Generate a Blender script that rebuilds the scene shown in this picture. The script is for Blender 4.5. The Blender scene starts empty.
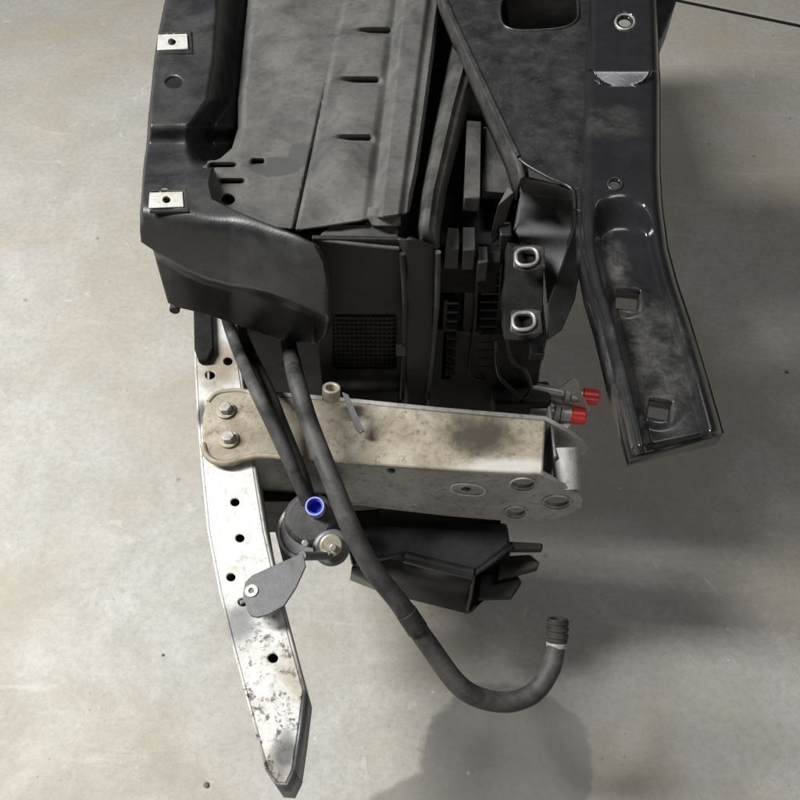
import bpy, bmesh, math, random
import numpy as np
from mathutils import Vector, Matrix, noise as mnoise
random.seed(7)
scene = bpy.context.scene
COL = scene.collection

# ---------------------------------------------------------------- camera
H = 1.30                 # height of the lens above the floor (m)
TILT = math.radians(34)  # from straight down
F = 840.0                # focal length in photo pixels (800 wide)
cam_d = bpy.data.cameras.new('camera'); cam = bpy.data.objects.new('camera', cam_d); COL.objects.link(cam)
cam.location = (0, 0, H); cam.rotation_euler = (TILT, 0, 0)
cam_d.sensor_fit = 'HORIZONTAL'; cam_d.sensor_width = 36; cam_d.lens = 36 * F / 800
cam_d.clip_start = 0.02; cam_d.clip_end = 100
scene.camera = cam

# ---------------------------------------------------------------- light
world = bpy.data.worlds.new('World'); scene.world = world; world.use_nodes = True
bg = world.node_tree.nodes['Background']
bg.inputs['Color'].default_value = (0.93, 0.97, 1.0, 1); bg.inputs['Strength'].default_value = 0.035

def area(name, loc, target, sx, sy, power, color):
    d = bpy.data.lights.new(name, 'AREA'); d.shape = 'RECTANGLE'; d.size = sx; d.size_y = sy
    d.energy = power; d.color = color
    o = bpy.data.objects.new(name, d); COL.objects.link(o); o.location = loc
    o.rotation_euler = (Vector(target) - Vector(loc)).to_track_quat('-Z', 'Y').to_euler()
    return o
area('workshop_tube_light', (-1.75, 0.70, 2.5), (-0.2, 0.6, 0.3), 0.32, 1.2, 148, (1.0, 0.995, 0.97))
area('ceiling_tube_light', (2.6, 2.0, 2.8), (0.6, 1.0, 0.3), 0.3, 1.6, 6, (1.0, 0.90, 0.76))
area('overhead_tube_light', (1.0, 0.85, 2.9), (0.95, 0.85, 0.0), 0.25, 0.9, 11, (0.97, 0.98, 1.0))
area('front_fill_light', (0.9, -2.2, 1.6), (0.15, 0.5, 0.45), 1.4, 1.0, 14, (1.0, 0.96, 0.9))  # unseen fill added behind the camera to brighten upright faces

scene.view_settings.view_transform = 'Standard'
scene.view_settings.look = 'None'
scene.view_settings.exposure = 0.0
scene.view_settings.gamma = 1.0

# ---------------------------------------------------------------- pixel -> place helpers
FW = Vector((0, math.sin(TILT), -math.cos(TILT))); UP = Vector((0, math.cos(TILT), math.sin(TILT)))
CAM = Vector((0, 0, H))
def ray(px, py): return Vector((1, 0, 0)) * ((px - 400) / F) + UP * ((400 - py) / F) + FW
def W(px, py, z):
    d = ray(px, py); return CAM + d * ((z - H) / d.z)
def WP(px, py, p0, n):
    d = ray(px, py); return CAM + d * ((p0 - CAM).dot(n) / d.dot(n))
def WY(px, py, y):
    d = ray(px, py); return CAM + d * (y / d.y)
def zplane(px, py, y):
    d = ray(px, py); return H + y / d.y * d.z
def sm(a, b, x):
    if a == b: return 1.0 if x >= a else 0.0
    t = min(1, max(0, (x - a) / (b - a))); return t * t * (3 - 2 * t)
def smin(a, b, k):
    h = max(k - abs(a - b), 0) / k; return min(a, b) - h * h * k * .25
def lin(x, pts):
    return float(np.interp(x, [p[0] for p in pts], [p[1] for p in pts]))

# ---------------------------------------------------------------- materials
def NT(name):
    m = bpy.data.materials.new(name); m.use_nodes = True
    return m, m.node_tree, m.node_tree.nodes['Principled BSDF']
def n_noise(nt, vec, scale, detail=6, rough=.6, dist=0.0):
    n = nt.nodes.new('ShaderNodeTexNoise'); n.inputs['Scale'].default_value = scale
    n.inputs['Detail'].default_value = detail; n.inputs['Roughness'].default_value = rough
    n.inputs['Distortion'].default_value = dist
    nt.links.new(vec, n.inputs['Vector']); return n.outputs['Fac']
def n_ramp(nt, fac, stops):
    r = nt.nodes.new('ShaderNodeValToRGB'); e = r.color_ramp.elements
    while len(e) < len(stops): e.new(0.5)
    for q, (p, c) in zip(e, stops):
        q.position = p; q.color = (c, c, c, 1) if not isinstance(c, tuple) else (*c, 1)
    nt.links.new(fac, r.inputs['Fac']); return r.outputs['Color']
def n_mix(nt, fac, a, b, mode='MIX'):
    m = nt.nodes.new('ShaderNodeMix'); m.data_type = 'RGBA'; m.blend_type = mode
    for s, v in ((m.inputs[0], fac), (m.inputs[6], a), (m.inputs[7], b)):
        if isinstance(v, (int, float)): s.default_value = v
        elif isinstance(v, tuple): s.default_value = (*v, 1)
        else: nt.links.new(v, s)
    return m.outputs[2]
def n_math(nt, op, a, b=0.0, clamp=False):
    m = nt.nodes.new('ShaderNodeMath'); m.operation = op; m.use_clamp = clamp
    for s, v in ((m.inputs[0], a), (m.inputs[1], b)):
        if isinstance(v, (int, float)): s.default_value = v
        else: nt.links.new(v, s)
    return m.outputs[0]
def n_bump(nt, bsdf, h, strength, dist):
    b = nt.nodes.new('ShaderNodeBump'); b.inputs['Strength'].default_value = strength
    b.inputs['Distance'].default_value = dist
    nt.links.new(h, b.inputs['Height']); nt.links.new(b.outputs['Normal'], bsdf.inputs['Normal'])
def n_pos(nt):
    return nt.nodes.new('ShaderNodeNewGeometry').outputs['Position']
def n_blob(nt, pos, c, rad, soft=0.35, wob=0.0, wscale=8):
    """0..1 mask of a round patch centred on a place in the scene."""
    v = nt.nodes.new('ShaderNodeVectorMath'); v.operation = 'SUBTRACT'
    nt.links.new(pos, v.inputs[0]); v.inputs[1].default_value = tuple(c)
    s = nt.nodes.new('ShaderNodeVectorMath'); s.operation = 'DIVIDE'
    nt.links.new(v.outputs[0], s.inputs[0]); s.inputs[1].default_value = rad
    l = nt.nodes.new('ShaderNodeVectorMath'); l.operation = 'LENGTH'; nt.links.new(s.outputs[0], l.inputs[0])
    d = l.outputs['Value']
    if wob:
        d = n_math(nt, 'ADD', d, n_math(nt, 'MULTIPLY', n_math(nt, 'SUBTRACT', n_noise(nt, pos, wscale), .5), wob))
    m = nt.nodes.new('ShaderNodeMapRange'); m.interpolation_type = 'SMOOTHSTEP'
    nt.links.new(d, m.inputs[0]); m.inputs[1].default_value = 1 - soft; m.inputs[2].default_value = 1 + soft
    m.inputs[3].default_value = 1; m.inputs[4].default_value = 0
    return m.outputs[0]

def plastic(name, base, dust, amount, rough=.55, bump=.25, scale=14, blobs=(), lo=.38, hi=.68):
    m, nt, b = NT(name); p = n_pos(nt)
    a = n_noise(nt, p, scale, 8, .65, .4); f = n_noise(nt, p, 160, 3, .6)
    mask = n_math(nt, 'MULTIPLY', n_ramp(nt, a, [(lo, 0.0), (hi, 1.0)]), amount)
    mask = n_math(nt, 'ADD', mask, n_math(nt, 'MULTIPLY', n_ramp(nt, f, [(.55, 0.0), (.75, 1.0)]), amount * .25), True)
    col = n_mix(nt, mask, base, dust)
    st = nt.nodes.new('ShaderNodeMapping'); st.inputs['Rotation'].default_value = (.2, .1, .7); st.inputs['Scale'].default_value = (6, 90, 40)
    nt.links.new(p, st.inputs['Vector'])
    scr = n_ramp(nt, n_noise(nt, st.outputs[0], 3.2, 4, .55, .2), [(.64, 0.0), (.69, 1.0)])
    col = n_mix(nt, n_math(nt, 'MULTIPLY', scr, .16 * amount), col, tuple(min(1, c * 1.7) for c in dust))
    blot = n_ramp(nt, n_noise(nt, p, scale * 2.7, 5, .6, 1.5), [(.56, 0.0), (.60, 1.0)])
    col = n_mix(nt, n_math(nt, 'MULTIPLY', blot, .35 * amount), col, base)
    for (c, rad, clr, k) in blobs:
        col = n_mix(nt, n_math(nt, 'MULTIPLY', n_blob(nt, p, c, rad, .12, .9, 30), k), col, clr)
    nt.links.new(col, b.inputs['Base Color'])
    rr = n_ramp(nt, mask, [(0.0, rough), (1.0, min(.95, rough + .3))]); nt.links.new(rr, b.inputs['Roughness'])
    b.inputs['Specular IOR Level'].default_value = .4
    n_bump(nt, b, n_noise(nt, p, 420, 4, .6), bump, .0008)
    return m

PANEL_BLOBS = [(W(274, 163, .70), (.030, .016, .05), (.045, .045, .045), .85), (W(300, 152, .70), (.014, .02, .05), (.05, .05, .05), .8)]
M = {}
M['cover'] = plastic('dusty_black_plastic', (.018, .0185, .0205), (.10, .098, .092), .36, .34, scale=22)
M['panel'] = plastic('dust_coated_plastic', (.046, .046, .045), (.108, .106, .098), 1.0, .6, scale=26, blobs=PANEL_BLOBS, lo=.3, hi=.7)
M['tank'] = plastic('grey_worn_plastic', (.028, .028, .027), (.10, .096, .086), .75, .55, scale=20)
M['black'] = plastic('matt_black_plastic', (.009, .009, .009), (.045, .042, .035), .7, .5, scale=24)
M['rubber'] = plastic('rubber', (.022, .022, .023), (.13, .125, .115), .55, .55, scale=26)
M['foam'] = plastic('black_foam', (.01, .01, .01), (.03, .03, .03), .5, .8, scale=60)
M['foam'].node_tree.nodes['Principled BSDF'].inputs['Specular IOR Level'].default_value = .12
M['duct'] = plastic('satin_black_plastic', (.012, .012, .013), (.06, .06, .06), .35, .28, scale=12)

def paint(name, blobs=(), dustk=.38, r0=.21):
    m, nt, b = NT(name); p = n_pos(nt)
    a = n_noise(nt, p, 34, 8, .68, .2); f = n_noise(nt, p, 240, 3, .7); g = n_noise(nt, p, 38, 6, .7)
    mask = n_math(nt, 'MULTIPLY', n_ramp(nt, a, [(.36, 0.0), (.8, 1.0)]), n_ramp(nt, g, [(.3, .3), (.7, 1.0)]))
    mask = n_math(nt, 'MULTIPLY', mask, dustk)
    spk = n_math(nt, 'MULTIPLY', n_ramp(nt, f, [(.62, 0.0), (.74, 1.0)]), dustk * .8)
    mask = n_math(nt, 'ADD', mask, spk, True)
    for (c, rad, k) in blobs:
        mask = n_math(nt, 'MAXIMUM', mask, n_math(nt, 'MULTIPLY', n_math(nt, 'MULTIPLY', n_blob(nt, p, c, rad, .5, 1.3, 40), n_math(nt, 'MULTIPLY', n_ramp(nt, g, [(.38, .15), (.6, 1.0)]), n_ramp(nt, f, [(.35, .6), (.6, 1.0)]))), k))
    nt.links.new(n_mix(nt, mask, (.0135, .0138, .0155), (.125, .121, .113)), b.inputs['Base Color'])
    nt.links.new(n_ramp(nt, mask, [(0.0, r0), (.6, .58)]), b.inputs['Roughness'])
    b.inputs['Specular IOR Level'].default_value = .42
    n_bump(nt, b, n_noise(nt, p, 300, 4, .6), .05, .0008)
    return m
M['paint'] = paint('glossy_black_painted_steel', (), .5, .30)
M['rail_paint'] = paint('dusty_black_painted_rail', [(W(650, 370, .74), (.040, .07, .03), .5), (W(612, 265, .74), (.012, .03, .03), .8), (W(612, 130, .755), (.03, .025, .03), .3)], .10, .16)

def alloy(name, base, dirt, lo, hi, metal, rough, spots=(), fine=.5, zone=None):
    m, nt, b = NT(name); p = n_pos(nt)
    a = n_noise(nt, p, 16, 9, .7, .6); f = n_noise(nt, p, 130, 5, .7); s = n_noise(nt, p, 62, 4, .7)
    mask = n_ramp(nt, a, [(lo, 0.0), (hi, 1.0)])
    sp = n_math(nt, 'MULTIPLY', n_ramp(nt, f, [(.50, 0.0), (.60, 1.0)]), n_ramp(nt, s, [(.40, 0.0), (.58, 1.0)]))
    if zone is not None:
        sp = n_math(nt, 'MULTIPLY', sp, n_math(nt, 'ADD', n_math(nt, 'MULTIPLY', n_blob(nt, p, zone[0], zone[1], .4, .8, 20), 1.0), .34), True)
        mask = n_math(nt, 'MULTIPLY', mask, n_math(nt, 'ADD', n_blob(nt, p, zone[0], zone[1], .4, .8, 20), .3), True)
    col = n_mix(nt, n_math(nt, 'MULTIPLY', mask, .8), base, dirt)
    col = n_mix(nt, n_math(nt, 'MULTIPLY', sp, fine), col, (.055, .045, .033))
    for (c, rad, clr, k) in spots:
        col = n_mix(nt, n_math(nt, 'MULTIPLY', n_blob(nt, p, c, rad, .55, 1.1, 60), k), col, clr)
    nt.links.new(col, b.inputs['Base Color'])
    b.inputs['Metallic'].default_value = metal
    nt.links.new(n_ramp(nt, a, [(.3, rough), (.8, min(.9, rough + .25))]), b.inputs['Roughness'])
    n_bump(nt, b, n_noise(nt, p, 250, 5, .65), .3, .0008)
    return m
RAIL_SPOT = [(W(478, 440, .45), (.040, .030, .04), (.042, .036, .026), .95), (W(508, 467, .46), (.055, .010, .03), (.56, .55, .52), .8), (W(300, 440, .45), (.06, .03, .04), (.10, .085, .06), .5)]
BEAM_SPOT = [(W(236, 625, .45), (.02, .022, .05), (.16, .16, .165), .9), (W(285, 755, .45), (.012, .02, .05), (.05, .05, .05), .9),
             (W(201, 415, .45), (.006, .016, .05), (.05, .05, .05), .9), (W(220, 365, .45), (.028, .035, .05), (.22, .175, .12), .85)]
M['rail'] = alloy('dirty_aluminium', (.37, .335, .27), (.20, .165, .115), .40, .62, .15, .5, RAIL_SPOT, .5)
M['railside'] = alloy('grey_cast_aluminium', (.40, .395, .38), (.21, .20, .175), .35, .7, .35, .5, (), .4)
M['beam'] = alloy('bare_aluminium', (.57, .57, .555), (.30, .27, .215), .40, .68, .2, .45, BEAM_SPOT, .9, zone=(W(275, 715, .45), (.07, .085, .1)))
M['zinc'] = alloy('zinc_plated_steel', (.5, .49, .46), (.25, .23, .2), .4, .8, .7, .35, (), .4)
M['grey_steel'] = alloy('grey_steel', (.15, .155, .165), (.10, .095, .09), .4, .7, .35, .42, (), .3)
M['clip'] = alloy('pale_clip_metal', (.56, .56, .54), (.33, .29, .21), .45, .7, .3, .4, (), .35)
M['tan'] = alloy('tarnished_alloy', (.42, .38, .30), (.2, .18, .14), .4, .8, .4, .4, (), .4)

def plain(name, col, rough=.5, metal=0.0, vary=.25, scale=60):
    m, nt, b = NT(name); p = n_pos(nt)
    a = n_noise(nt, p, scale, 5, .6)
    nt.links.new(n_mix(nt, n_ramp(nt, a, [(.35, 0.0), (.7, 1.0)]), col, tuple(c * (1 - vary) for c in col)), b.inputs['Base Color'])
    b.inputs['Roughness'].default_value = rough; b.inputs['Metallic'].default_value = metal
    return m
M['red'] = plain('red_plastic_cap', (.66, .03, .025), .35)
M['blue'] = plain('blue_plastic', (.05, .07, .55), .35)
M['blue_rim'] = plain('pale_blue_rim', (.38, .42, .85), .35)
M['grit'] = plain('grit', (.16, .15, .13), .9)

def concrete():
    m, nt, b = NT('worn_concrete'); p = n_pos(nt)
    big = n_noise(nt, p, 1.6, 6, .6, .6); mid = n_noise(nt, p, 7, 8, .68, .5); fin = n_noise(nt, p, 90, 6, .7)
    col = n_mix(nt, n_ramp(nt, big, [(.3, 0.0), (.7, 1.0)]), (.47, .463, .445), (.38, .368, .34))
    col = n_mix(nt, n_ramp(nt, mid, [(.38, .0), (.62, .8)]), col, (.34, .325, .285))
    col = n_mix(nt, n_math(nt, 'MULTIPLY', n_ramp(nt, fin, [(.42, 0.0), (.68, 1.0)]), .4), col, (.22, .21, .19))
    # pale worn scuffs
    sc = n_noise(nt, p, 13, 9, .75, 1.2)
    col = n_mix(nt, n_math(nt, 'MULTIPLY', n_ramp(nt, sc, [(.60, 0.0), (.66, 1.0)]), .5), col, (.56, .55, .52))
    # ochre tinted patches
    oc = n_noise(nt, p, 3.1, 5, .6, .3)
    col = n_mix(nt, n_math(nt, 'MULTIPLY', n_ramp(nt, oc, [(.45, 0.0), (.65, 1.0)]), .5), col, (.36, .315, .235))
    sl = nt.nodes.new('ShaderNodeMapping'); sl.inputs['Rotation'].default_value = (0, 0, .9); sl.inputs['Scale'].default_value = (2, 16, 1)
    nt.links.new(p, sl.inputs['Vector'])
    smear = n_math(nt, 'MULTIPLY', n_ramp(nt, n_noise(nt, sl.outputs[0], 1.7, 8, .7, 1.4), [(.57, 0.0), (.72, 1.0)]), n_ramp(nt, big, [(.4, 0.0), (.6, .5)]))
    col = n_mix(nt, smear, col, (.57, .55, .51))
    hair = n_ramp(nt, n_noise(nt, p, 5.5, 3, .5, 2.2), [(.493, 0.0), (.5, 1.0), (.507, 0.0)])
    col = n_mix(nt, n_math(nt, 'MULTIPLY', hair, n_math(nt, 'MULTIPLY', n_ramp(nt, oc, [(.5, 0.0), (.62, 1.0)]), .25)), col, (.16, .15, .13))
    gr = n_noise(nt, p, 380, 4, .7)
    col = n_mix(nt, n_math(nt, 'MULTIPLY', n_ramp(nt, gr, [(.5, 0.0), (.66, 1.0)]), .3), col, (.2, .19, .165))
    stain_shade = None  # foreground stain, plus soft blobs painting shade at right and under the hose
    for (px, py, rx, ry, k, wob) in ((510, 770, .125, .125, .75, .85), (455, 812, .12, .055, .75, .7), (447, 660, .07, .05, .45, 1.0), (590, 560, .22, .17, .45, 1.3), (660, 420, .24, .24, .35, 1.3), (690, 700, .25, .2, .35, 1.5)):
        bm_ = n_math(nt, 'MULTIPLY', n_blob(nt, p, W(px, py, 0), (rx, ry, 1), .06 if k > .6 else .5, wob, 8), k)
        stain_shade = bm_ if stain_shade is None else n_math(nt, 'MAXIMUM', stain_shade, bm_)
    stain_shade = n_math(nt, 'MULTIPLY', stain_shade, n_ramp(nt, mid, [(.3, 1.0), (.75, .7)]))
    col = n_mix(nt, stain_shade, col, (.115, .113, .102))
    for (sc_, th, amt, clr, ms) in ((42, .10, .55, (.13, .12, .10), 6.0), (27, .07, .5, (.72, .71, .68), 4.3)):
        w_ = nt.nodes.new('ShaderNodeTexVoronoi'); w_.inputs['Scale'].default_value = sc_; nt.links.new(p, w_.inputs['Vector'])
        k_ = n_math(nt, 'MULTIPLY', n_ramp(nt, w_.outputs['Distance'], [(th * .6, 1.0), (th, 0.0)]), n_ramp(nt, n_noise(nt, p, ms, 4, .6), [(.5, 0.0), (.6, amt)]))
        col = n_mix(nt, k_, col, clr)
    # small dark specks
    v = nt.nodes.new('ShaderNodeTexVoronoi'); v.inputs['Scale'].default_value = 11; nt.links.new(p, v.inputs['Vector'])
    sp = n_ramp(nt, v.outputs['Distance'], [(.035, 1.0), (.06, 0.0)])
    col = n_mix(nt, n_math(nt, 'MULTIPLY', sp, .5), col, (.1, .095, .085))
    nt.links.new(col, b.inputs['Base Color'])
    r = n_math(nt, 'SUBTRACT', n_ramp(nt, mid, [(.3, .5), (.7, .72)]), n_math(nt, 'MULTIPLY', stain_shade, .22))
    nt.links.new(r, b.inputs['Roughness'])
    h = n_math(nt, 'ADD', n_math(nt, 'MULTIPLY', fin, .5), mid)
    n_bump(nt, b, h, .25, .003)
    return m
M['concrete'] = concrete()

# ---------------------------------------------------------------- mesh helpers
ROOT = {}
def put(name, verts, faces, mat, parent=None, sharp=38, label=None, bevel=0, solid=0, subsurf=0):
    vs = [Vector(v) for v in verts]
    lo = Vector(map(min, zip(*vs))); hi = Vector(map(max, zip(*vs))); c = (lo + hi) / 2
    me = bpy.data.meshes.new(name)
    me.from_pydata([v - c for v in vs], [], faces); me.validate(); me.update()
    bm = bmesh.new(); bm.from_mesh(me); bmesh.ops.remove_doubles(bm, verts=bm.verts, dist=1e-6)
    bmesh.ops.recalc_face_normals(bm, faces=bm.faces) if solid == 0 else None
    bm.to_mesh(me); bm.free()
    for p in me.polygons: p.use_smooth = True
    me.set_sharp_from_angle(angle=math.radians(sharp))
    me.materials.append(M[mat] if isinstance(mat, str) else mat)
    o = bpy.data.objects.new(name, me); COL.objects.link(o)
    world_c = c
    if parent is not None:
        o.parent = parent; o.location = world_c - ORIG[parent.name]
    else: o.location = world_c
    ORIG[o.name] = world_c
    if label: o['label'] = label
    if solid:
        s = o.modifiers.new('thickness', 'SOLIDIFY'); s.thickness = solid; s.offset = -1
    if bevel:
        b = o.modifiers.new('edge', 'BEVEL'); b.width = bevel; b.segments = 2; b.limit_method = 'ANGLE'
        b.angle_limit = math.radians(40)
    if subsurf:
        s = o.modifiers.new('smooth', 'SUBSURF'); s.levels = subsurf; s.render_levels = subsurf
    return o
ORIG = {}

def poly(name, outer, vec, mat, parent, holes=(), bevel=.0008, label=None):
    """Flat or gently folded plate: outline in the scene, extruded by vec; holes are real."""
    bm = bmesh.new(); edges = []
    for loop in [outer] + list(holes):
        vs = [bm.verts.new(p) for p in loop]
        for i in range(len(vs)): edges.append(bm.edges.new((vs[i], vs[(i + 1) % len(vs)])))
    bmesh.ops.triangle_fill(bm, use_beauty=True, use_dissolve=False, edges=edges)
    fs = list(bm.faces)
    r = bmesh.ops.extrude_face_region(bm, geom=fs)
    nv = [g for g in r['geom'] if isinstance(g, bmesh.types.BMVert)]
    bmesh.ops.translate(bm, verts=nv, vec=vec)
    bmesh.ops.recalc_face_normals(bm, faces=bm.faces)
    bm.verts.index_update()
    V = [v.co.copy() for v in bm.verts]; Fc = [[v.index for v in f.verts] for f in bm.faces]; bm.free()
    return put(name, V, Fc, mat, parent, bevel=bevel, label=label)
DN = lambda t: Vector((0, 0, -t))
def pz(pts, z=None): return [W(p[0], p[1], z if z is not None else p[2]) for p in pts]
def ell(cx, cy, rx, ry, n=20, power=2.0, rot=0):
    out = []
    for i in range(n):
        a = 2 * math.pi * i / n; c, s = math.cos(a), math.sin(a)
        x = rx * math.copysign(abs(c) ** (2 / power), c); y = ry * math.copysign(abs(s) ** (2 / power), s)
        out.append((cx + x * math.cos(rot) - y * math.sin(rot), cy + x * math.sin(rot) + y * math.cos(rot)))
    return out

def ruled(name, left, right, nx, step, zf, mat, parent, holes=(), thick=.003, label=None, sharp=50):
    """Pressed sheet between two outlines; zf gives its height. holes = (cx, cy, rx, ry, power, rot)."""
    L, R = [], []
    for i in range(len(left) - 1):
        d = max(math.dist(left[i], left[i + 1]), math.dist(right[i], right[i + 1])); k = max(1, int(round(d / step)))
        for j in range(k):
            t = j / k
            L.append([left[i][q] * (1 - t) + left[i + 1][q] * t for q in (0, 1)])
            R.append([right[i][q] * (1 - t) + right[i + 1][q] * t for q in (0, 1)])
    L.append(list(left[-1])); R.append(list(right[-1]))
    # soften the outlines' corners a little
    ny = len(L); P = []
    for j in range(ny):
        for i in range(nx + 1):
            u = i / nx
            P.append([L[j][0] * (1 - u) + R[j][0] * u, L[j][1] * (1 - u) + R[j][1] * u, u, j / (ny - 1)])
    def hr(p, h):
        cx, cy, rx, ry, pw, rot = h; x, y = p[0] - cx, p[1] - cy
        x, y = x * math.cos(-rot) - y * math.sin(-rot), x * math.sin(-rot) + y * math.cos(-rot)
        return (abs(x / rx) ** pw + abs(y / ry) ** pw) ** (1 / pw)
    for h in holes:
        w = step * .75 / min(h[2], h[3])
        for p in P:
            if abs(p[0] - h[0]) > 60 or abs(p[1] - h[1]) > 60: continue
            r = hr(p, h)
            if 1 - w < r < 1 + w * .6 and r > 1e-4:
                p[0] = h[0] + (p[0] - h[0]) / r; p[1] = h[1] + (p[1] - h[1]) / r
    V = [W(p[0], p[1], zf(p[0], p[1], p[2], p[3])) for p in P]; Fc = []
    for j in range(ny - 1):
        for i in range(nx):
            a = j * (nx + 1) + i; q = [a, a + nx + 1, a + nx + 2, a + 1]
            cx = sum(P[k][0] for k in q) / 4; cy = sum(P[k][1] for k in q) / 4
            if any(hr((cx, cy), h) < 1 for h in holes if abs(cx - h[0]) < 60 and abs(cy - h[1]) < 60): continue
            Fc.append(q)
    return put(name, V, Fc, mat, parent, solid=thick, label=label, sharp=sharp)

def smooth_path(pts, n=8):
    P = [Vector(p) for p in pts]; out = []
    for i in range(len(P) - 1):
        p0 = P[max(i - 1, 0)]; p1 = P[i]; p2 = P[i + 1]; p3 = P[min(i + 2, len(P) - 1)]
        for j in range(n):
            t = j / n
            out.append(.5 * ((2 * p1) + (p2 - p0) * t + (2 * p0 - 5 * p1 + 4 * p2 - p3) * t * t + (3 * p1 - p0 - 3 * p2 + p3) * t ** 3))
    out.append(P[-1]); return out
def tube(name, pts, rad, mat, parent, n=20, sub=8, label=None, bore=0, sharp=45):
    """Pipe along a smooth path; rad is a number or a list per path point; bore > 0 opens the end."""
    path = smooth_path(pts, sub) if sub > 1 else [Vector(p) for p in pts]
    m = len(path)
    rs = [rad] * m if isinstance(rad, (int, float)) else [lin(i / (m - 1), [(k / (len(rad) - 1), r) for k, r in enumerate(rad)]) for i in range(m)]
    V, Fc = [], []; up = Vector((.13, .31, .94)); prev = None
    rings = []
    rs = [q * (1 + .035 * mnoise.noise(Vector((i * .23, len(name), 0)))) for i, q in enumerate(rs)] if 'hose' in name else rs
    def ring(c, x, y, r):
        s = len(V)
        for k in range(n):
            a = 2 * math.pi * k / n; V.append(c + x * math.cos(a) * r + y * math.sin(a) * r)
        rings.append(s)
    for i, c in enumerate(path):
        t = (path[min(i + 1, m - 1)] - path[max(i - 1, 0)]).normalized()
        if prev is None: x = t.cross(up).normalized()
        else: x = (prev - t * prev.dot(t)).normalized()
        y = t.cross(x); prev = x
        ring(c, x, y, rs[i])
    if bore:
        ring(path[-1], x, y, bore); ring(path[-1] - t * rs[-1] * 1.8, x, y, bore)
    for a, b in zip(rings, rings[1:]):
        for k in range(n): Fc.append([a + k, a + (k + 1) % n, b + (k + 1) % n, b + k])
    Fc.append([rings[0] + k for k in range(n)][::-1]); Fc.append([rings[-1] + k for k in range(n)])
    return put(name, V, Fc, mat, parent, label=label, sharp=sharp)
def cyl(name, c, axis, r, h, mat, parent, n=24, label=None, bevel=.0008, hole=0, r2=None):
    """Short turned piece from c along axis; hole > 0 makes it a ring."""
    ax = Vector(axis).normalized(); x = ax.orthogonal().normalized(); y = ax.cross(x); c = Vector(c)
    V, Fc = [], []; r2 = r if r2 is None else r2
    prof = [(r, 0), (r2, h)] if not hole else [(hole, 0), (r, 0), (r2, h), (hole, h)]
    for (rr, hh) in prof:
        for k in range(n):
            a = 2 * math.pi * k / n + .26; V.append(c + ax * hh + (x * math.cos(a) + y * math.sin(a)) * rr)
    q = len(prof)
    for i in range(q if hole else q - 1):
        a, b = i * n, ((i + 1) % q) * n
        for k in range(n): Fc.append([a + k, a + (k + 1) % n, b + (k + 1) % n, b + k])
    if not hole: Fc.append(list(range(n))[::-1]); Fc.append([n + k for k in range(n)])
    return put(name, V, Fc, mat, parent, label=label, bevel=bevel)
def box(name, c, size, mat, parent, rot=None, bevel=.0015, label=None):
    R = rot or Matrix.Identity(3); s = Vector(size) / 2
    V = [Vector(c) + R @ Vector((x * s.x, y * s.y, z * s.z)) for x in (-1, 1) for y in (-1, 1) for z in (-1, 1)]
    Fc = [[0, 1, 3, 2], [4, 6, 7, 5], [0, 4, 5, 1], [2, 3, 7, 6], [0, 2, 6, 4], [1, 5, 7, 3]]
    return put(name, V, Fc, mat, parent, label=label, bevel=bevel)
def empty(name, loc, label, cat, group=None):
    o = bpy.data.objects.new(name, None); COL.objects.link(o); o.location = loc; o['label'] = label; o['category'] = cat
    o.empty_display_size = .1
    if group: o['group'] = group
    ORIG[o.name] = Vector(loc); return o

# ---------------------------------------------------------------- floor: one slab sheet with a sawn joint
a, b = W(660, -4, 0), W(800, 25, 0); d = (b - a).normalized(); nrm = Vector((-d.y, d.x, 0))
prof = [(-9, 0), (-.0125, 0), (-.012, -.001), (-.0115, -.02), (.0115, -.02), (.012, -.001), (.0125, 0), (9, 0)]
V, Fc = [], []
for (o, z) in prof:
    for s in (-9, 9): V.append(a + d * s + nrm * o + Vector((0, 0, z)))
for i in range(len(prof) - 1): Fc.append([2 * i, 2 * i + 1, 2 * i + 3, 2 * i + 2])
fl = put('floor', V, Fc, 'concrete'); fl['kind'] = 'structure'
if fl.data.polygons[0].normal.z < 0: fl.data.flip_normals()
V = [a + d * q + nrm * o + Vector((0, 0, -.005)) for q in (-8.9, 8.9) for o in (-.0114, .0114)]
put('joint_filler', V + [v + Vector((0, 0, -.01)) for v in V], [[0, 1, 3, 2], [4, 6, 7, 5], [0, 2, 6, 4], [1, 5, 7, 3], [0, 4, 5, 1], [2, 3, 7, 6]], 'foam', fl)

# ================================================================ the severed car front end
A = empty('car_front_end', (0.0, 0.80, 0.0), 'cut-off car front end of black plastic, black steel and bare aluminium on concrete floor', 'car part')

# ---- inner body that carries everything (radiator pack standing on the floor)
core = box('radiator_core', (.005, 1.10, .35), (.20, .90, .52), 'black', A, label='black radiator pack inside the front end')
box('lower_crossmember', (.005, 1.07, .045), (.20, .86, .09), 'black', A)

box('upper_baffle', (-.01, 1.10, .565), (.33, .88, .10), 'black', A)
poly('dark_backing', [W(x, y, .640) for x, y in ((186, -110), (290, -110), (330, 205), (300, 215), (190, 195), (152, 160))], DN(.02), 'foam', A)  # black sheet added so the cover's hole looks dark inside
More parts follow.
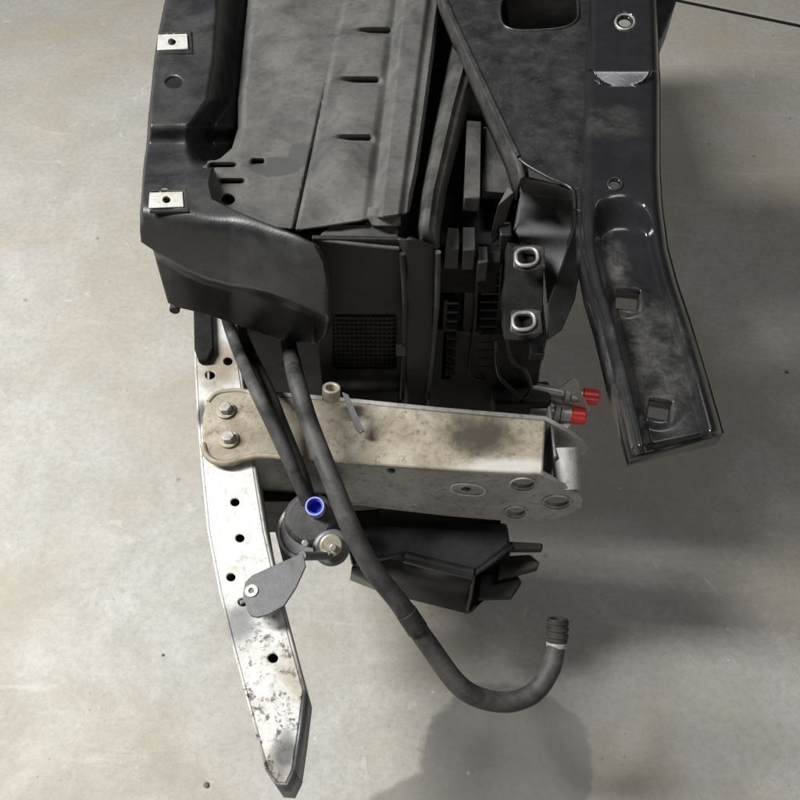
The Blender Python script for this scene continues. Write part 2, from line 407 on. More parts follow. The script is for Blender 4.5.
# ---- front plastic cover: flange, trough and flared corner as one moulding
def cover_z(x, y, u, v):
    z = .72
    xd = lin(y, [(-150, 238), (0, 228), (60, 224), (100, 218), (125, 200), (150, 198), (175, 206)])
    xf = lin(y, [(-150, 272), (0, 258), (105, 249), (150, 243), (170, 236)])
    if y < 176:
        k = 1 - sm(158, 172, y)
        tr = sm(xd - 14, xd + 16, x)
        z -= .058 * tr * k
    # stepped-down bay between the two clip pads
    k = sm(122, 146, y) * (1 - sm(165, 187, y))
    z -= .020 * k * (1 - .45 * sm(150, 200, x) * sm(150, 180, y))
    # shallow dents
    z += .0015 * math.sin(x * .09 + 1) * math.sin(y * .055)
    # left edge rolls over
    z -= .010 * (1 - sm(0, .035, u)) if y < 240 else 0
    # front: rolls down into the flared corner
    yf = lin(x, [(140, .614), (230, .598), (300, .576), (325, .570)])
    edge = lin(x, [(140, 246), (165, 258), (185, 270), (205, 279), (225, 284.5), (245, 287.5), (270, 293.5), (300, 305), (335, 320)])
    yf += .055 * sm(-1.0, 1.2, y - edge) * sm(170, 240, x) * (1 - sm(312, 328, x)) + .012 * sm(-2, 6, y - edge)                     # fold line across the flare
    yf -= .006 * sm(225, 285, y) * sm(180, 290, x) * (1 - sm(0, 8, y - edge))
    yf += .020 * sm(.965, 1.0, u) ** 2
    if y > 180:
        z = smin(z, zplane(x, y, yf), .016)
    return z
coverL = [(180, -150), (165, 0), (158, 34), (154, 60), (148, 120), (147, 135), (146, 148), (144, 160), (143, 170), (142, 185), (141, 200), (140, 212), (140, 222), (140, 232), (141, 242), (153, 250), (160, 275), (168, 303), (180, 308), (206, 314), (240, 326), (285, 341)]
coverR = [(274, -150), (259, 0), (255, 34), (252, 60), (248, 120), (244, 138), (236, 152), (221, 162), (211, 170), (208, 184), (212, 199), (232, 209), (256, 219), (298, 235), (319, 245), (328, 262), (333, 290), (333, 310), (332, 318), (331, 325), (326, 336), (318, 344)]
cov = ruled('plastic_cover', coverL, coverR, 96, 1.7, cover_z, 'cover', A,
            holes=[(174, 82, 9, 6.5, 2, 0), (172, 41, 4, 4, 2, 0), (166, 200, 4, 4, 2, 0)], thick=.003,
            label='black plastic front cover with two metal clips and a flared corner')
for (cx, cy, x0, x1) in ((172, 41.5, -14, 16), (166.5, 199.5, -17, 17)):
    z = max(cover_z(cx + q, cy + w_, .3, .5) for q in (x0, x1) for w_ in (-8, 8)) + .0012
    poly('clip_nut', pz([(cx + x0, cy - 7), (cx + x1 - 1, cy - 8), (cx + x1, cy + 7), (cx + x0 - 1, cy + 8)], z), DN(.002), 'clip', cov,
         holes=[pz(ell(cx, cy, 4.0, 3.6), z)], bevel=.0004, label='pale metal clip nut')
    poly('clip_rim', pz([(cx + x0 + 2, cy - 10), (cx + x1 + 3, cy - 11), (cx + x1 + 5, cy + 12), (cx + x0, cy + 12), (cx + x0, cy + 9.5), (cx + x1 + 1.5, cy + 9), (cx + x1 + .5, cy - 9.3), (cx + x0 + 2, cy - 8.5)], z - .001), DN(.0028), 'black', cov, bevel=.0006)
    cyl('clip_thread', W(cx, cy, z - .012), (0, 0, 1), .0052, .010, 'tan', cov, hole=.0032, n=16, bevel=0)
# small rubber stop under the flare's left edge
cyl('rubber_stop', WY(176, 303, .640), (0, -1, 0), .006, .012, 'black', cov, n=16)

# ---- dusty top panel with a seam, three pressed slots and a raised side rib
cl = lambda y, x0, x200: x0 + (x200 - x0) * y / 200
def panel_z(x, y, u, v):
    s = cl(y, 345, 301); e = cl(y, 394, 369); g0 = cl(y, 402, 380); g1 = cl(y, 429, 403)
    z = .697 + .004 * sm(-2, 3, x - s)
    z -= .007 * math.exp(-((x - s) / 1.6) ** 2) * sm(40, 170, y)          # seam
    z -= .004 * sm(-6, 4, x - e)                                           # valley before the rib
    z += .016 * sm(g0 - 6, g0 + 4, x)
    z -= .006 * sm(g1 - 4, g1 + 3, x)
    for (sx, ex, cy) in ((348, 392, 33), (336, 381, 82), (328, 373, 140)):  # pressed slots
        k = sm(sx - 10, sx + 26, x) * (1 - sm(ex - 6, ex + 3, x))
        dy = y - cy - (x - sx) * .02
        z -= .0105 * k * sm(-7, -.8, dy) * (1 - sm(-.2, 2.2, dy))
        z += .0045 * math.exp(-(((x - (sx + ex) / 2 + 4) / 24) ** 2 + ((y - cy - 25) / 17) ** 2))
    # slot and rib near the flare
    k = sm(250, 254, x) * (1 - sm(262, 266, x)); z -= .012 * k * math.exp(-((y - 162) / 2.2) ** 2)
    k = sm(216, 224, x) * (1 - sm(240, 248, x)); z -= .012 * k * math.exp(-((y - 182) / 2.5) ** 2)
    k = sm(207, 212, x) * (1 - sm(232, 240, x)); z -= .010 * k * math.exp(-((y - 166) / 2.5) ** 2)
    # waves and dents of a tired moulding
    z += .0030 * math.sin(x * .05 + y * .021) * math.sin(y * .043 + 1.3) + .0016 * mnoise.noise(Vector((x * .03, y * .03, 1.7)))
    z -= .0035 * math.exp(-(((x - 322) / 16) ** 2 + ((y - 205) / 11) ** 2)) + .003 * math.exp(-(((x - 300) / 22) ** 2 + ((y - 80) / 16) ** 2))
    z -= .016 * (1 - sm(0, .05, u)) ** 2 * (1 - sm(140, 160, y)) + .012 * (1 - sm(0, .02, 1 - u))
    return smin(z, zplane(x, y, .600), .012)
panL = [(262, -150), (248, 0), (238, 100), (238, 128), (232, 148), (221, 158), (205, 165), (196, 172), (196, 200), (230, 222), (300, 229)]
panR = [(462, -150), (441, 0), (428, 100), (424, 128), (421, 148), (420, 158), (419, 165), (418, 172), (413, 195), (411, 206), (409, 212)]
pan = ruled('top_panel', panL, panR, 150, 1.6, panel_z, 'panel', A, holes=[(228, 199, 7, 6, 2, 0)], thick=.003,
            label='grey dust-coated plastic top panel with pressed slots')
# ledge under its front edge
led = poly('ledge', [W(318, 236, .690), W(330, 224, .692), W(364, 224, .694), W(372, 208, .706), W(396, 208, .706), W(400, 247, .682), W(360, 243, .684)], DN(.006), 'tank', A, bevel=.002)
tube('ledge_lip', [W(316, 239, .688), W(345, 243, .686), W(372, 246, .684), W(399, 248.5, .682)], .0022, 'panel', led, n=10)
ruled('locating_tab', [(368, 207), (366, 216), (372, 226)], [(399, 208), (401, 216), (401, 226)], 24, 1.6,
      lambda x, y, u, v: .713 - .012 * v - .006 * (2 * u - 1) ** 4, 'panel', led, thick=.004)

# ---- black end face below the panel, with ribbed edge and mesh grille
def face_z(x, y, u, v):
    yy = .606
    yy -= .014 * sm(398, 408, x) * (1 - sm(424, 440, x) * .3)
    gx = sm(331, 337, x) * (1 - sm(393, 398, x)); gy = sm(312, 318, y) * (1 - sm(364, 370, y))
    yy += .012 * gx * gy
    yy += .004 * math.sin(y * .05) * sm(340, 400, x)
    yy -= .010 * sm(378, 392, y) * (1 - sm(398, 404, x))
    return zplane(x, y, yy)
facL = [(312, 238), (318, 262), (322, 300), (322, 330), (318, 352), (322, 384), (332, 408)]
facR = [(412, 240), (438, 250), (439, 290), (436, 330), (432, 352), (429, 384), (426, 412)]
fac = ruled('end_face', facL, facR, 90, 1.8, face_z, 'black', A, thick=.004, label='black moulded end face with square mesh grille')
V, Fc = [], []
def bar(a, b, w):
    a = Vector(a); b = Vector(b); t = (b - a).normalized(); n1 = Vector((0, 1, 0)); n2 = t.cross(n1).normalized()
    s = len(V)
    for c in (a, b):
        for (i, j) in ((-1, -1), (1, -1), (1, 1), (-1, 1)): V.append(c + n1 * i * w + n2 * j * w)
    Fc.extend([[s, s + 1, s + 2, s + 3], [s + 4, s + 7, s + 6, s + 5]] + [[s + k, s + 4 + k, s + 4 + (k + 1) % 4, s + (k + 1) % 4] for k in range(4)])
for i in range(14): 
    x = 335 + i * 61 / 13; bar(WY(x, 316, .611), WY(x + (400 - x) * .02, 366, .611), .0009)
for j in range(12):
    y = 317 + j * 48 / 11; bar(WY(335, y, .6095), WY(395, y + .5, .6095), .0009)
put('grille', V, Fc, 'black', fac, label='fine black mesh grille')
box('grille_clip', WY(401, 350, .590), (.012, .008, .014), 'tank', fac)
tube('rib_edge', [WY(438, 252, .592), WY(437, 300, .592), WY(433, 345, .592), WY(428, 398, .592)], .003, 'tank', fac, n=10)
tube('rib_edge', [WY(402, 254, .596), WY(405, 300, .592), WY(404, 345, .592), WY(402, 398, .592)], .003, 'black', fac, n=10)

# ---- side tank of the radiator: rounded grey column and the brackets beside it
def tank_z(x, y, u, v):
    z = .706 - .040 * abs(2 * u - 1) ** 5 - .006 * sm(.5, .58, u)
    return smin(z, zplane(x, y, .612), .02)
tnk = ruled('radiator_tank', [(478, -120), (461, 0), (450, 50), (437, 105), (420, 190), (416, 226), (419, 246)], [(505, -120), (495, 0), (486, 50), (469, 105), (447, 190), (441, 226), (440, 248)],
            40, 2, tank_z, 'tank', A, thick=.004, label='rounded grey plastic radiator tank')
poly('bracket_post', pz([(467, 120), (481, 121), (480, 198), (464, 197)], .690), DN(.02), 'tank', tnk, bevel=.0015)
poly('bracket_web', pz([(484, 126), (490, 128), (517, 190), (505, 192), (482, 190)], .680), DN(.012), 'tank', tnk, bevel=.0015)
poly('dark_recess', pz([(443, 196), (460, 190), (507, 190), (500, 262), (440, 262)], .640), DN(.05), 'foam', tnk, bevel=.001)
poly('bracket_foot', pz([(448, 227), (459, 228), (459, 249), (445, 249)], .665), DN(.03), 'tank', tnk)
poly('bracket_foot', pz([(463, 227), (475, 227), (475, 250), (463, 250)], .665), DN(.03), 'tank', tnk)
poly('bracket_foot', pz([(478, 246), (487, 246), (488, 262), (478, 263)], .650), DN(.03), 'tank', tnk)
poly('bracket_blade', [W(508, 186, .700), W(514, 192, .700), W(500, 236, .650), W(493, 240, .650), W(490, 236, .655), W(498, 205, .690)], DN(.006), 'tank', tnk)
# stacked vertical plates of the pack's end
for (x0, x1, y0, y1, yy, mt) in ((440, 466, 262, 392, .640, 'foam'), (466, 480, 256, 380, .628, 'duct'), (482, 500, 262, 372, .634, 'foam'), (444, 456, 300, 380, .625, 'duct'), (500, 512, 235, 330, .640, 'duct')):
    ps = [WY(x0, y0, yy), WY(x1, y0, yy), WY(x1 - (y1 - y0) * .05, y1, yy), WY(x0 - (y1 - y0) * .05, y1, yy)]
    poly('end_plate', ps, Vector((0, .02, 0)), mt, core, bevel=.0015)
tube('plate_edge', [WY(477, 262, .622), WY(475, 320, .622), WY(470, 372, .622), WY(486, 380, .622)], .0018, 'black', core, n=8)
for k in range(13):
    yy = 266 + k * 8.2; p_ = WY(491 - k * .45, yy, .629); box('fin', p_, (.020, .010, .0022), 'duct', core, bevel=0)
for k in range(9):
    yy = 300 + k * 9; p_ = WY(453 - k * .4, yy, .620); box('fin', p_, (.012, .010, .0028), 'duct', core, bevel=0)
tube('wire', [WY(506, 336, .61), WY(512, 360, .60), WY(526, 372, .60), WY(530, 392, .60), WY(516, 404, .61)], .0028, 'duct', core, n=8)
tube('wire', [WY(496, 340, .61), WY(498, 372, .602), WY(508, 386, .60), WY(522, 398, .60)], .0024, 'duct', core, n=8)
box('connector', WY(536, 352, .60), (.018, .016, .014), 'duct', core, bevel=.002)
# lower black body behind the rail
poly('lower_body', [WY(430, 330, .625), WY(548, 338, .625), WY(540, 372, .625), WY(536, 415, .625), WY(425, 420, .625)], Vector((0, .10, 0)), 'black', core, bevel=.003)
poly('inner_baffle', [WY(208, 290, .72), WY(335, 300, .72), WY(335, 440, .72), WY(246, 440, .72)], Vector((0, .06, 0)), 'black', core, bevel=.003)

# ---- black steel upper tie panel with an oval hole and a folded diagonal edge
ZP = .734
tie_out = pz([(402, -110), (446, 0), (482, 78), (519, 157), (527, 165), (548, 177), (568, 186), (574, 194), (575, 208), (584, 214), (590, 150), (594, 60), (598, -110)], ZP)
tie = poly('tie_panel', tie_out, DN(.0025), 'paint', A, holes=[pz(ell(539, 10, 39, 20, 28, 3.2, -.06), ZP)], bevel=.0008,
           label='black painted steel panel with an oval hole')
ridge = [(402, -110), (446, 0), (482, 78), (519, 157), (524, 176)]
low = [(390, -110), (433, 0), (466, 78), (506, 170), (515, 200)]
V, Fc = [], []
for q, ((x0, y0), (x1, y1)) in enumerate(zip(ridge, low)):
    V += [W(x0 + 1, y0, ZP - .0005), W(x0 - 4, y0 + 2, ZP - .002), W((x0 + x1) / 2 - 3, (y0 + y1) / 2, ZP - .018), W(x1, y1, ZP - .040)]
for q in range(len(ridge) - 1):
    for k in range(3): s = q * 4 + k; Fc.append([s, s + 1, s + 5, s + 4])
fe = put('folded_edge', V, Fc, 'tank', tie, solid=.002, sharp=60)
box('hole_backing', (.19, 1.28, .55), (.20, .66, .03), 'tank', A)  # sheet added in place of the shaded floor behind the oval hole
tube('rolled_edge', [W(x, y, ZP) for x, y in ridge[:4]], .0021, 'paint', tie, n=10)
tube('hole_rim', [W(x, y, ZP) for x, y in (lambda e: e + e[:2])(ell(539, 10, 39.5, 20.5, 28, 3.2, -.06))], .0018, 'paint', tie, n=8, sub=2)
tube('rolled_edge', [W(x, y, ZP) for x, y in ((520, 159), (527, 165), (548, 177), (568, 186), (574, 194), (575, 210))], .0018, 'paint', tie, n=10)

# ---- stepped headlamp bracket below the panel, with two slotted ears
def brk_z(x, y, u, v):
    z = .712 - .10 * v - .02 * sm(.0, .12, v)
    z += .006 * math.exp(-((v - .42) / .08) ** 2) - .010 * (1 - sm(0, .06, u)) - .012 * sm(.92, 1, u)
    return z
brk = ruled('lamp_bracket', [(521, 176), (518, 205), (513, 232), (522, 246), (543, 262), (547, 300)], [(572, 190), (578, 208), (577, 228), (570, 252), (560, 280), (549, 304)],
            34, 1.6, brk_z, 'grey_steel', A, thick=.003, label='glossy black bracket with two slotted ears')
for (cx, cy, z, tl) in ((527, 257, .662, 0), (524, 321, .610, 0)):
    ear = poly('ear', [W(cx - 13, cy - 11, z + .002), W(cx + 6, cy - 13, z + .004), W(cx + 17, cy - 11, z + .004), W(cx + 19, cy + 11, z), W(cx - 6, cy + 14, z - .004), W(cx - 14, cy + 10, z - .003)],
               DN(.003), 'paint', brk, holes=[[W(x, y, z) for x, y in ell(cx, cy, 8.5, 6.2, 20, 2.6, -.1)]], bevel=.001)
    rim = ell(cx, cy, 11, 8.5, 24, 2.6, -.1)
    tube('slot_rim', [W(x, y, z + .001) for x, y in rim + rim[:2]], .0021, 'zinc', ear, n=10, sub=2, label='bare worn metal rim of the slot')
poly('bracket_leg', [W(508, 246, .655), W(544, 264, .655), W(543, 310, .612), W(544, 336, .595), W(530, 342, .59), W(504, 340, .59), W(503, 300, .61)], Vector((0, .03, -.01)), 'foam', brk, bevel=.0015)
poly('bracket_side', [W(578, 215, .70), W(583, 255, .66), W(575, 300, .62), W(562, 330, .61), W(548, 340, .60), W(549, 302, .625), W(563, 262, .655)], Vector((0, .004, -.006)), 'foam', brk, bevel=.001)

# ---- black pressed steel fender rail reaching out past the bracket
def rail_z(x, y, u, v):
    z = .771
    z -= .0085 * sm(69, 71.5, y) * (1 - .25 * sm(90, 150, y))
    if 66 < y < 96:                                       # half-moon press below the step
        rr = ((x - 622) / 31) ** 2 + ((y - 70) / 19) ** 2
        z += .0085 * max(0, 1 - (y - 70) / 18) * (1 - sm(.80, 1.0, rr)) * sm(69, 71.5, y)
    low_ = sm(188, 236, y - 26 * (2 * u - 1) ** 2)
    tr = sm(.13, .25, u) * (1 - sm(.77, .88, u))
    z -= .021 * tr * low_
    for e_ in (u, 1 - u):                                # rolled outer edges
        if e_ < .13: q = 1 - e_ / .13; z -= .020 * (1 - math.sqrt(max(0, 1 - q * q))) + .008 * sm(.9, 1, q)
    for (cx, cy, r) in ((628, 298, 22), (660, 409, 23)):  # raised rounds about the square holes
        q = math.hypot((x - cx), (y - cy) * 1.15) / r
        z += .0030 * (1 - sm(.62, 1.15, q))
    q = math.hypot(x - 625, (y - 22) * 1.2) / 13; z -= .003 * (1 - sm(.6, 1.0, q))
    z -= .006 * sm(.985, 1, v)
    z += .0012 * mnoise.noise(Vector((x * .02, y * .02, 4)))
    return z
rlL = [(592, -120), (589, 0), (586, 66), (585, 80), (582, 170), (580, 205), (582, 250), (589, 285), (600, 320), (614, 378), (632, 456)]
rlR = [(652, -120), (657, 0), (659, 66), (660, 80), (660, 170), (662, 205), (668, 250), (677, 283), (690, 322), (707, 378), (723, 434)]
frl = ruled('fender_rail', rlL, rlR, 84, 1.6, rail_z, 'rail_paint', A,
            holes=[(625, 22, 6.5, 5, 2, 0), (615, 184, 5.5, 4.8, 2, 0), (628, 299, 13, 11, 9, .10), (660, 409, 13, 11, 9, .16)], thick=.003,
            label='glossy black pressed steel rail with two square holes')
V, Fc = [], []                                            # side walls and end lip of the channel
ring = rlL[:] + rlR[::-1]
for (x, y) in ring:
    p = W(x, y, .771 - .028 - .0065 * sm(69, 74, y) - (.006 if y > 430 else 0)); V += [p + Vector((0, 0, .002)), p + Vector((0, 0, -.016 if y > 430 else -.026))]
for k in range(len(ring) - 1): Fc.append([2 * k, 2 * k + 1, 2 * k + 3, 2 * k + 2])
put('channel_wall', V, Fc, 'rail_paint', frl, solid=.003)
for (cx, cy, ro) in ((628, 299, .10), (660, 409, .16)):
    e = ell(cx, cy, 14.2, 12.2, 28, 9, ro)
    wall_v = [W(x, y, .7445) for x, y in e]; m_ = len(e)
    put('hole_collar', wall_v + [p + Vector((0, 0, -.013)) for p in wall_v], [[k, (k + 1) % m_, m_ + (k + 1) % m_, m_ + k] for k in range(m_)], 'paint', frl, solid=.002)
rim = ell(625, 22, 9.5, 7.5, 20); tube('hole_rim', [W(x, y, .770) for x, y in rim + rim[:2]], .0014, 'zinc', frl, n=8, sub=2)
rim = ell(615, 184, 7, 6, 18); tube('hole_rim', [W(x, y, .7650) for x, y in rim + rim[:2]], .0010, 'paint', frl, n=8, sub=2)
# dark rear stay behind the rail, at the far corner
poly('rear_stay', pz([(655, -60), (690, -60), (676, 2), (662, 36), (656, 40)], .72), DN(.05), 'paint', A, bevel=.002)

# ---- aluminium bumper beam, sweeping towards the lens
ZB = .450
bmL = [(197, 282), (197, 365), (200, 420), (204, 470), (210, 530), (222, 592), (235, 645), (252, 708), (268, 768), (277, 782)]
bmR = [(286, 783), (292, 770), (298, 730), (303, 690), (290, 642), (276, 588), (263, 530), (254, 475), (246, 420), (238, 365), (230, 282)]
holes_b = [(210, 375, 5, 4), (228, 361, 4.5, 4), (235, 502, 4.5, 4), (240, 538, 4.5, 4), (231, 577, 4.5, 4), (273, 658, 5, 4.6), (243, 602, 5, 4)]
beam = poly('bumper_beam', pz(bmL + bmR, ZB), DN(.003), 'beam', A, holes=[pz(ell(x, y, rx, ry, 16), ZB) for x, y, rx, ry in holes_b], bevel=.0012,
            label='scuffed bare aluminium bumper beam with small round holes')
def wall(name, pts, z0, h, t, mat, parent, bevel=.001):
    V, Fc = [], []
    for (x, y) in pts: p = W(x, y, z0); V += [p, p + Vector((0, 0, -h))]
    for k in range(len(pts) - 1): Fc.append([2 * k, 2 * k + 1, 2 * k + 3, 2 * k + 2])
    return put(name, V, Fc, mat, parent, solid=t)
wall('beam_wall', bmL[:-1], ZB - .001, .070, -.003, 'beam', beam)
wall('beam_wall', [bmL[-2], bmL[-1], bmR[0], bmR[1]], ZB - .001, .07, -.003, 'grey_steel', beam)
wall('beam_wall', bmR[1:4], ZB - .001, .07, -.003, 'grey_steel', beam)
wall('beam_wall', bmR[3:], ZB - .001, .070, -.003, 'railside', beam)
poly('beam_base', pz([(x + (400 - x) * .06, y + (960 - y) * .055) for x, y in bmL + bmR], ZB - .071), DN(.003), 'railside', beam)
poly('foam_pad', pz([(193, 300), (211, 300), (213, 350), (208, 359), (198, 360), (194, 348)], ZB + .012), DN(.011), 'foam', beam, bevel=.003, label='black foam pad')

# ---- aluminium crash rail bolted across the beam
Z1 = .462
n0, n1 = W(245, 455, Z1), W(543, 474, Z1)                 # near upper edge
f0, f1 = W(258, 394, Z1), W(546, 420, Z1)                 # far upper edge
nn = Vector(((n1 - n0).y, -(n1 - n0).x, 0)).normalized()  # towards the lens
top = [f0, W(330, 400, Z1), W(440, 411, Z1), f1, n1, W(440, 468.5, Z1), W(345, 462, Z1), W(262, 456, Z1), W(246, 458.5, Z1), W(232, 463.5, Z1), W(220, 464, Z1), W(210, 460, Z1), W(204, 452, Z1), W(202, 436, Z1), W(202, 418, Z1), W(206, 402, Z1), W(214, 393.5, Z1), W(226, 390, Z1), W(244, 390, Z1)]
rail = poly('crash_rail', top, DN(.008), 'rail', A, bevel=.0025, label='dirt-speckled aluminium crash rail with forked end')
nrm_in = -nn
side = [(245, 455), (345, 462), (440, 468.5), (543, 474), (560, 484), (576, 492), (583, 500), (581, 508), (568, 515), (548, 520), (512, 521), (450, 516), (380, 508), (300, 496), (250, 488)]
P3 = [WP(x, y + .6, n0, nn) for x, y in side]
sholes = [(523, 484, 11, 5), (557, 502, 12, 5.5), (516, 512, 9, 4.5), (391, 471, 4, 2.5), (466, 489.5, 5, 2)]
near = poly('side_plate', P3, nrm_in * .006, 'railside', rail, holes=[[WP(x, y, n0, nn) for x, y in ell(cx, cy, rx, ry, 22)] for cx, cy, rx, ry in sholes], bevel=.0012)
for cx, cy, rx, ry in sholes[:3]:
    e = ell(cx, cy, rx + 2, ry + 1.4, 22); tube('hole_lip', [WP(x, y, n0, nn) + nn * .0005 for x, y in e + e[:2]], .0016, 'railside', near, n=8, sub=2)
e = ell(468, 489, 17, 5.5, 22, 2.4, .1); tube('weld_slot', [WP(x, y, n0, nn) + nn * .0005 for x, y in e + e[:2]], .0014, 'beam', near, n=8, sub=2)
fn = Vector(((f1 - f0).y, -(f1 - f0).x, 0)).normalized()
far = [WP(x, y, f0, fn) for x, y in ((258, 394), (330, 400), (440, 411), (546, 420), (566, 431), (583, 442), (588, 449), (584, 456), (566, 458), (546, 470), (400, 460), (262, 450))]
poly('side_plate', far, fn * -.006, 'railside', rail, bevel=.0012)
sp_c = (W(566, 447, Z1 - .03) + W(566, 492, Z1 - .03)) / 2
ya, yb = W(566, 446, Z1 - .02), W(568, 492, Z1 - .045)
tube('spacer', [ya + Vector((0, -.002, 0)), yb + Vector((0, .004, 0))], .016, 'railside', rail, n=24, sub=1)
box('rail_floor', (n0 + n1 + f0 + f1) / 4 + Vector((-.01, 0, -.105)), ((n1 - n0).length * .9, .075, .004), 'railside', rail)
box('inner_web', W(548, 447, Z1 - .05), (.004, .072, .075), 'grey_steel', rail)
# bolted flange over the beam
tube('flange_rib', [W(x, y, Z1 - .0005) for x, y in ((208, 402), (216, 394), (228, 391), (244, 391), (258, 395.5), (272, 397))], .0030, 'rail', rail, n=12)
tube('flange_rib', [W(x, y, Z1 - .0005) for x, y in ((203, 444), (206, 454), (213, 460.5), (226, 463), (246, 458), (262, 455.5), (300, 458.5))], .0038, 'rail', rail, n=12)
for (x, y) in ((226, 411), (229, 440)):
    c = W(x, y, Z1 + .001)
    b_ = cyl('bolt', c, (0.02, -.02, 1), .0115, .003, 'tan', rail, n=24)
    cyl('bolt_head', c + Vector((0, 0, .003)), (0.02, -.02, 1), .0078, .008, 'zinc', b_, n=6, bevel=.001)
# pin and stay poking out over the rail
pin = cyl('pin_bolt', W(331, 398, Z1 + .03), Vector((.1, .3, 1)), .0105, .016, 'tan', rail, n=18, hole=.0065, label='tarnished hollow pin')
poly('pin_stay', [W(342, 392, Z1 + .045), W(348, 394, Z1 + .045), W(364, 430, Z1 + .020), W(360, 433, Z1 + .018), W(355, 428, Z1 + .02)], DN(.003), 'grey_steel', rail, bevel=.0006)

# ---- small motor unit with a blue port, and its bracket
mt = Vector((-.10, -.42, 1)).normalized()
c0 = W(312, 528, .395)
mot = cyl('motor_housing', c0 + mt * -.03, mt, .036, .052, 'rubber', A, n=40, bevel=.005, label='round dark motor unit with a blue port')
cyl('metal_band', W(309, 532, .395) + mt * .0, mt, .029, .026, 'grey_steel', mot, n=36, bevel=.002)
cyl('rubber_collar', W(314, 520, .405) + mt * .004, mt, .030, .028, 'rubber', mot, n=36, bevel=.006)
cyl('clamp_ring', W(309, 532, .395) + mt * .018, mt, .0335, .006, 'zinc', mot, n=36, bevel=.001, hole=.0285)
bosst = Vector((.12, -.55, 1)).normalized()
cyl('boss', W(331, 546, .40), bosst, .021, .026, 'grey_steel', mot, n=32, bevel=.004)
cyl('boss_cap', W(331, 545, .426), bosst, .013, .006, 'tan', mot, n=24, bevel=.002)
for (x, y) in ((305, 543), (333, 547), (327, 553)): cyl('screw', W(x, y, .432), bosst, .0042, .006, 'zinc', mot, n=6, bevel=.0008)
pt = Vector((.02, -.30, 1)).normalized()
prt = cyl('port', W(317, 511, .425), pt, .0108, .032, 'blue_rim', mot, n=28, hole=.0088, bevel=.0008, label='blue hose port')
cyl('port_lining', W(317, 511, .425) + pt * .002, pt, .0087, .026, 'blue', prt, n=24, hole=.0070, bevel=0)
cyl('port_plug', W(317, 511, .425) + pt * .004, pt, .0072, .012, 'blue', prt, n=24, bevel=0)
ZK = .478
kp = poly('sensor_bracket', [W(x, y, ZK) for x, y in ((243, 593), (245, 582), (252, 575), (272, 566), (303, 552), (306, 566), (296, 588), (284, 606), (268, 615), (258, 617.5), (251, 616), (247, 610), (245, 602), (240, 605), (239, 600), (243, 599))], DN(.003), 'grey_steel', A, bevel=.001,
          label='grey sheet metal bracket riveted to the bumper beam')
wsh = cyl('washer', W(251.5, 591, ZK), (0, 0, 1), .0068, .0015, 'clip', kp, n=24, hole=.0028, bevel=.0003)
cyl('rivet', W(251.5, 591, ZK - .012), (0, 0, 1), .0026, .0128, 'foam', kp, n=14)
tube('bracket_tie', [W(302, 556, ZK - .002), W(318, 556, .45), W(330, 556, .42)], .005, 'grey_steel', kp, n=10)
cyl('bracket_post', W(258, 594, ZB), (0, 0, 1), .006, .026, 'grey_steel', kp, n=14)

# ---- black air duct below the rail
dz = .300
dtop = [W(345, 520, dz), W(395, 512, dz), W(500, 528, dz), W(510, 548, dz), W(475, 574, dz - .004), W(405, 557, dz - .004), W(362, 556, dz)]
dct = poly('air_duct', [W(340, 510, dz), W(400, 506, dz), W(508, 522, dz), W(511, 546, dz), W(474, 574, dz - .006), W(404, 556, dz - .006), W(352, 566, dz)], DN(.012), 'duct', A, bevel=.006,
           label='satin black plastic air duct under the rail')
V = [W(404, 556, dz - .008), W(474, 574, dz - .008), W(468, 612, dz - .085), W(380, 590, dz - .085), W(352, 566, dz - .008), W(350, 578, dz - .085)]
put('duct_front', [V[4], V[0], V[1], V[2], V[3], V[5]], [[0, 1, 4, 5], [1, 2, 3, 4]], 'duct', dct, solid=.003, sharp=70)
tube('duct_rim', [W(405, 557, dz - .005), W(440, 566, dz - .005), W(473, 574, dz - .007)], .008, 'duct', dct, n=12)
put('duct_inner', [W(511, 547, dz - .008), W(400, 512, dz - .008), W(395, 560, dz - .085), W(500, 582, dz - .085), W(468, 612, dz - .085), W(380, 590, dz - .085)], [[0, 1, 2, 3], [3, 2, 5, 4]], 'foam', dct, solid=.003)
tube('duct_rim', [W(474, 574, dz - .008), W(471, 595, dz - .045), W(468, 612, dz - .085), W(484, 598, dz - .085), W(500, 582, dz - .085), W(506, 562, dz - .045), W(511, 547, dz - .008)], .0022, 'duct', dct, n=8, sub=3)
tube('duct_rim', [W(474, 574, dz - .006), W(494, 560, dz - .006), W(511, 546, dz - .006)], .003, 'duct', dct, n=10)
for pts, z in (([(505, 541), (543, 543), (543, 549), (507, 549)], .29), ([(500, 556), (530, 554), (540, 562), (538, 568), (516, 574), (498, 578)], .255), ([(480, 574), (516, 572), (522, 582), (512, 597), (478, 598)], .235)):
    poly('duct_clip', pz(pts, z), DN(.012), 'black', dct, bevel=.002)
poly('dark_gap_plate', pz([(252, 462), (312, 470), (330, 520), (318, 548), (284, 566), (272, 520)], .27), DN(.012), 'foam', dct, bevel=.004)  # black plate added to darken the gap between beam and motor
box('duct_hanger', W(440, 500, .31), (.16, .05, .07), 'foam', dct)
box('duct_hanger', W(300, 500, .33), (.09, .05, .09), 'black', dct)

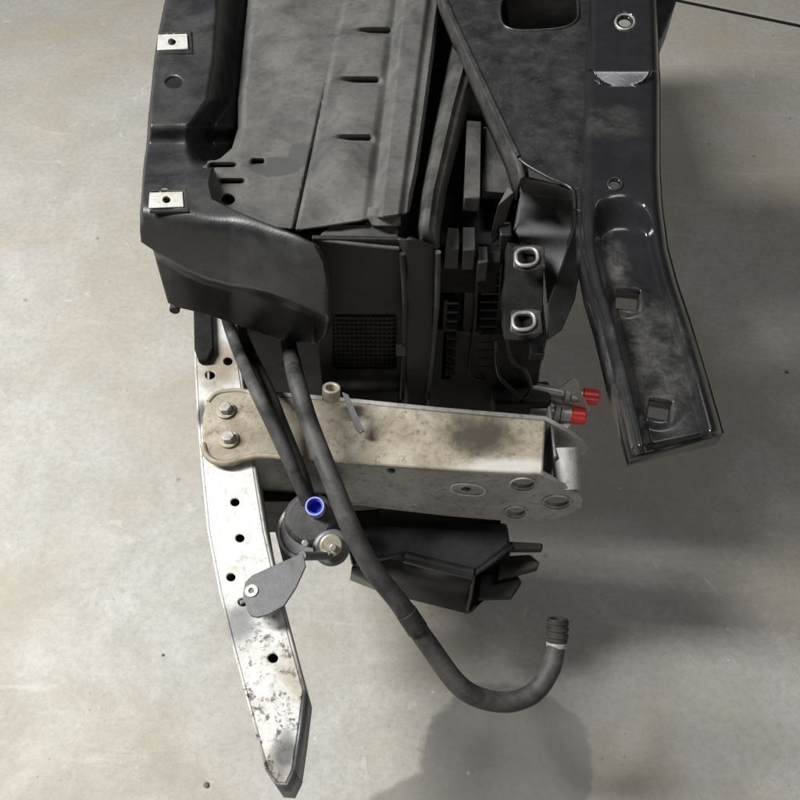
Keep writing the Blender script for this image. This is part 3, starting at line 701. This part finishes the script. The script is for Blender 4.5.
# ---- capped pipe unions at the rear
un = None
for (x0, y0, x1, y1, xc, yc, xe, ye, z) in ((532, 388, 566, 394, 582, 396, 599, 398, .40), (530, 409, 556, 413, 571, 415, 586, 417, .385)):
    p0, p1, p2, p3 = W(x0, y0, z), W(x1, y1, z), W(xc, yc, z), W(xe, ye, z)
    u_ = tube('pipe_union', [p0, p1], .0075, 'zinc', A, n=18, sub=1, label='metal pipe union with a red cap')
    cyl('union_collar', p1 - (p2 - p1) * .1, p2 - p1, .0115, (p2 - p1).length * .35, 'railside', u_, n=24)
    cyl('union_nut', p1 + (p2 - p1) * .3, p2 - p1, .0095, (p2 - p1).length * .75, 'zinc', u_, n=24)
    cyl('red_cap', p2, p3 - p2, .0112, (p3 - p2).length, 'red', u_, n=28, bevel=.002, label='bright red plastic cap', r2=.0103)
    un = un or u_
poly('union_plate', [W(560, 388, .41), W(572, 378, .43), (W(578, 380, .43)), W(580, 390, .42), W(590, 409, .395), W(586, 414, .388), W(570, 407, .385), W(556, 404, .385), W(572, 424, .378), W(566, 430, .375), W(552, 425, .375), W(548, 400, .39)], Vector((.0, .004, -.006)), 'clip', un, bevel=.0008)
box('union_block', W(520, 400, .385), (.075, .035, .04), 'black', A, bevel=.004)

# ================================================================ loose hoses
hs = tube('rubber_hose', [WY(283, 300, .69), WY(288, 340, .665), W(297, 382, .525), (W(312, 430, .512)), W(331, 478, .50), W(350, 526, .475), W(372, 568, .44), W(400, 604, .40), W(428, 644, .36), W(462, 688, .32), W(500, 702, .295), W(532, 694, .29), W(551, 668, .30), W(557, 640, .31)],
          [.0098, .0098, .0100, .0103, .0106, .0108, .0110, .0112, .0115, .0118, .0118, .0118, .0115, .0112], 'rubber', None, n=24, sub=10)
hs['label'] = 'thick dusty black rubber hose hanging loose in a hook shape'; hs['category'] = 'hose'
e0, e1 = W(557, 641, .31), W(558, 616, .325)
ax = (e1 - e0)
cp = cyl('end_connector', e0 - ax * .05, ax, .0122, ax.length * .95, 'black', hs, n=24, hole=.009, bevel=.001, label='ribbed black end connector')
for k in range(3): cyl('connector_rib', e0 + ax * (.15 + .27 * k), ax, .0134, ax.length * .12, 'black', cp, n=24, hole=.0120, bevel=.0006)
cyl('crimp_ring', e0 - ax * .25, ax, .0126, ax.length * .2, 'railside', hs, n=24, hole=.0108, bevel=.0008, label='pale crimp ring')
pA, pB = W(406, 612, .393), W(418, 630, .376)
cyl('hose_sleeve', pA, pB - pA, .0122, (pB - pA).length, 'black', hs, n=24, hole=.0108, bevel=.001)

hs2 = tube('drain_tube', [WY(222, 300, .69), WY(234, 340, .665), W(255, 388, .52), W(276, 432, .50), W(296, 476, .47), W(308, 503, .445)], .0078, 'rubber', None, n=18, sub=8)
hs2['label'] = 'thin straight black tube slanting down to the motor unit'; hs2['category'] = 'tube'
tube('corrugated_sleeve', [WY(238, 325, .70), WY(250, 352, .68), W(268, 390, .496), W(282, 425, .490), W(300, 470, .47), W(310, 500, .44)], .0075, 'black', hs2, n=16)

# ================================================================ grit on the floor
for i, (x, y, r, lab) in enumerate(((552, 652, .0028, 'small dark stone chip near the hose end'), (163, 655, .0024, 'tiny dark grit on the pale floor left of the beam'), (206, 785, .004, 'round grey crumb on the floor near the beam tip'), (787, 372, .0035, 'dark crumb on the floor right of the black rail'))):
    bm = bmesh.new(); bmesh.ops.create_icosphere(bm, subdivisions=2, radius=r)
    for v in bm.verts: v.co *= 1 + .35 * mnoise.noise(v.co * 300 + Vector((i, 0, 0))); v.co.z *= .6
    c = W(x, y, r * .45)
    o = put('floor_grit', [v.co + c for v in bm.verts], [[v.index for v in f.verts] for f in bm.faces], 'grit'); bm.free()
    o['label'] = lab; o['category'] = 'grit'
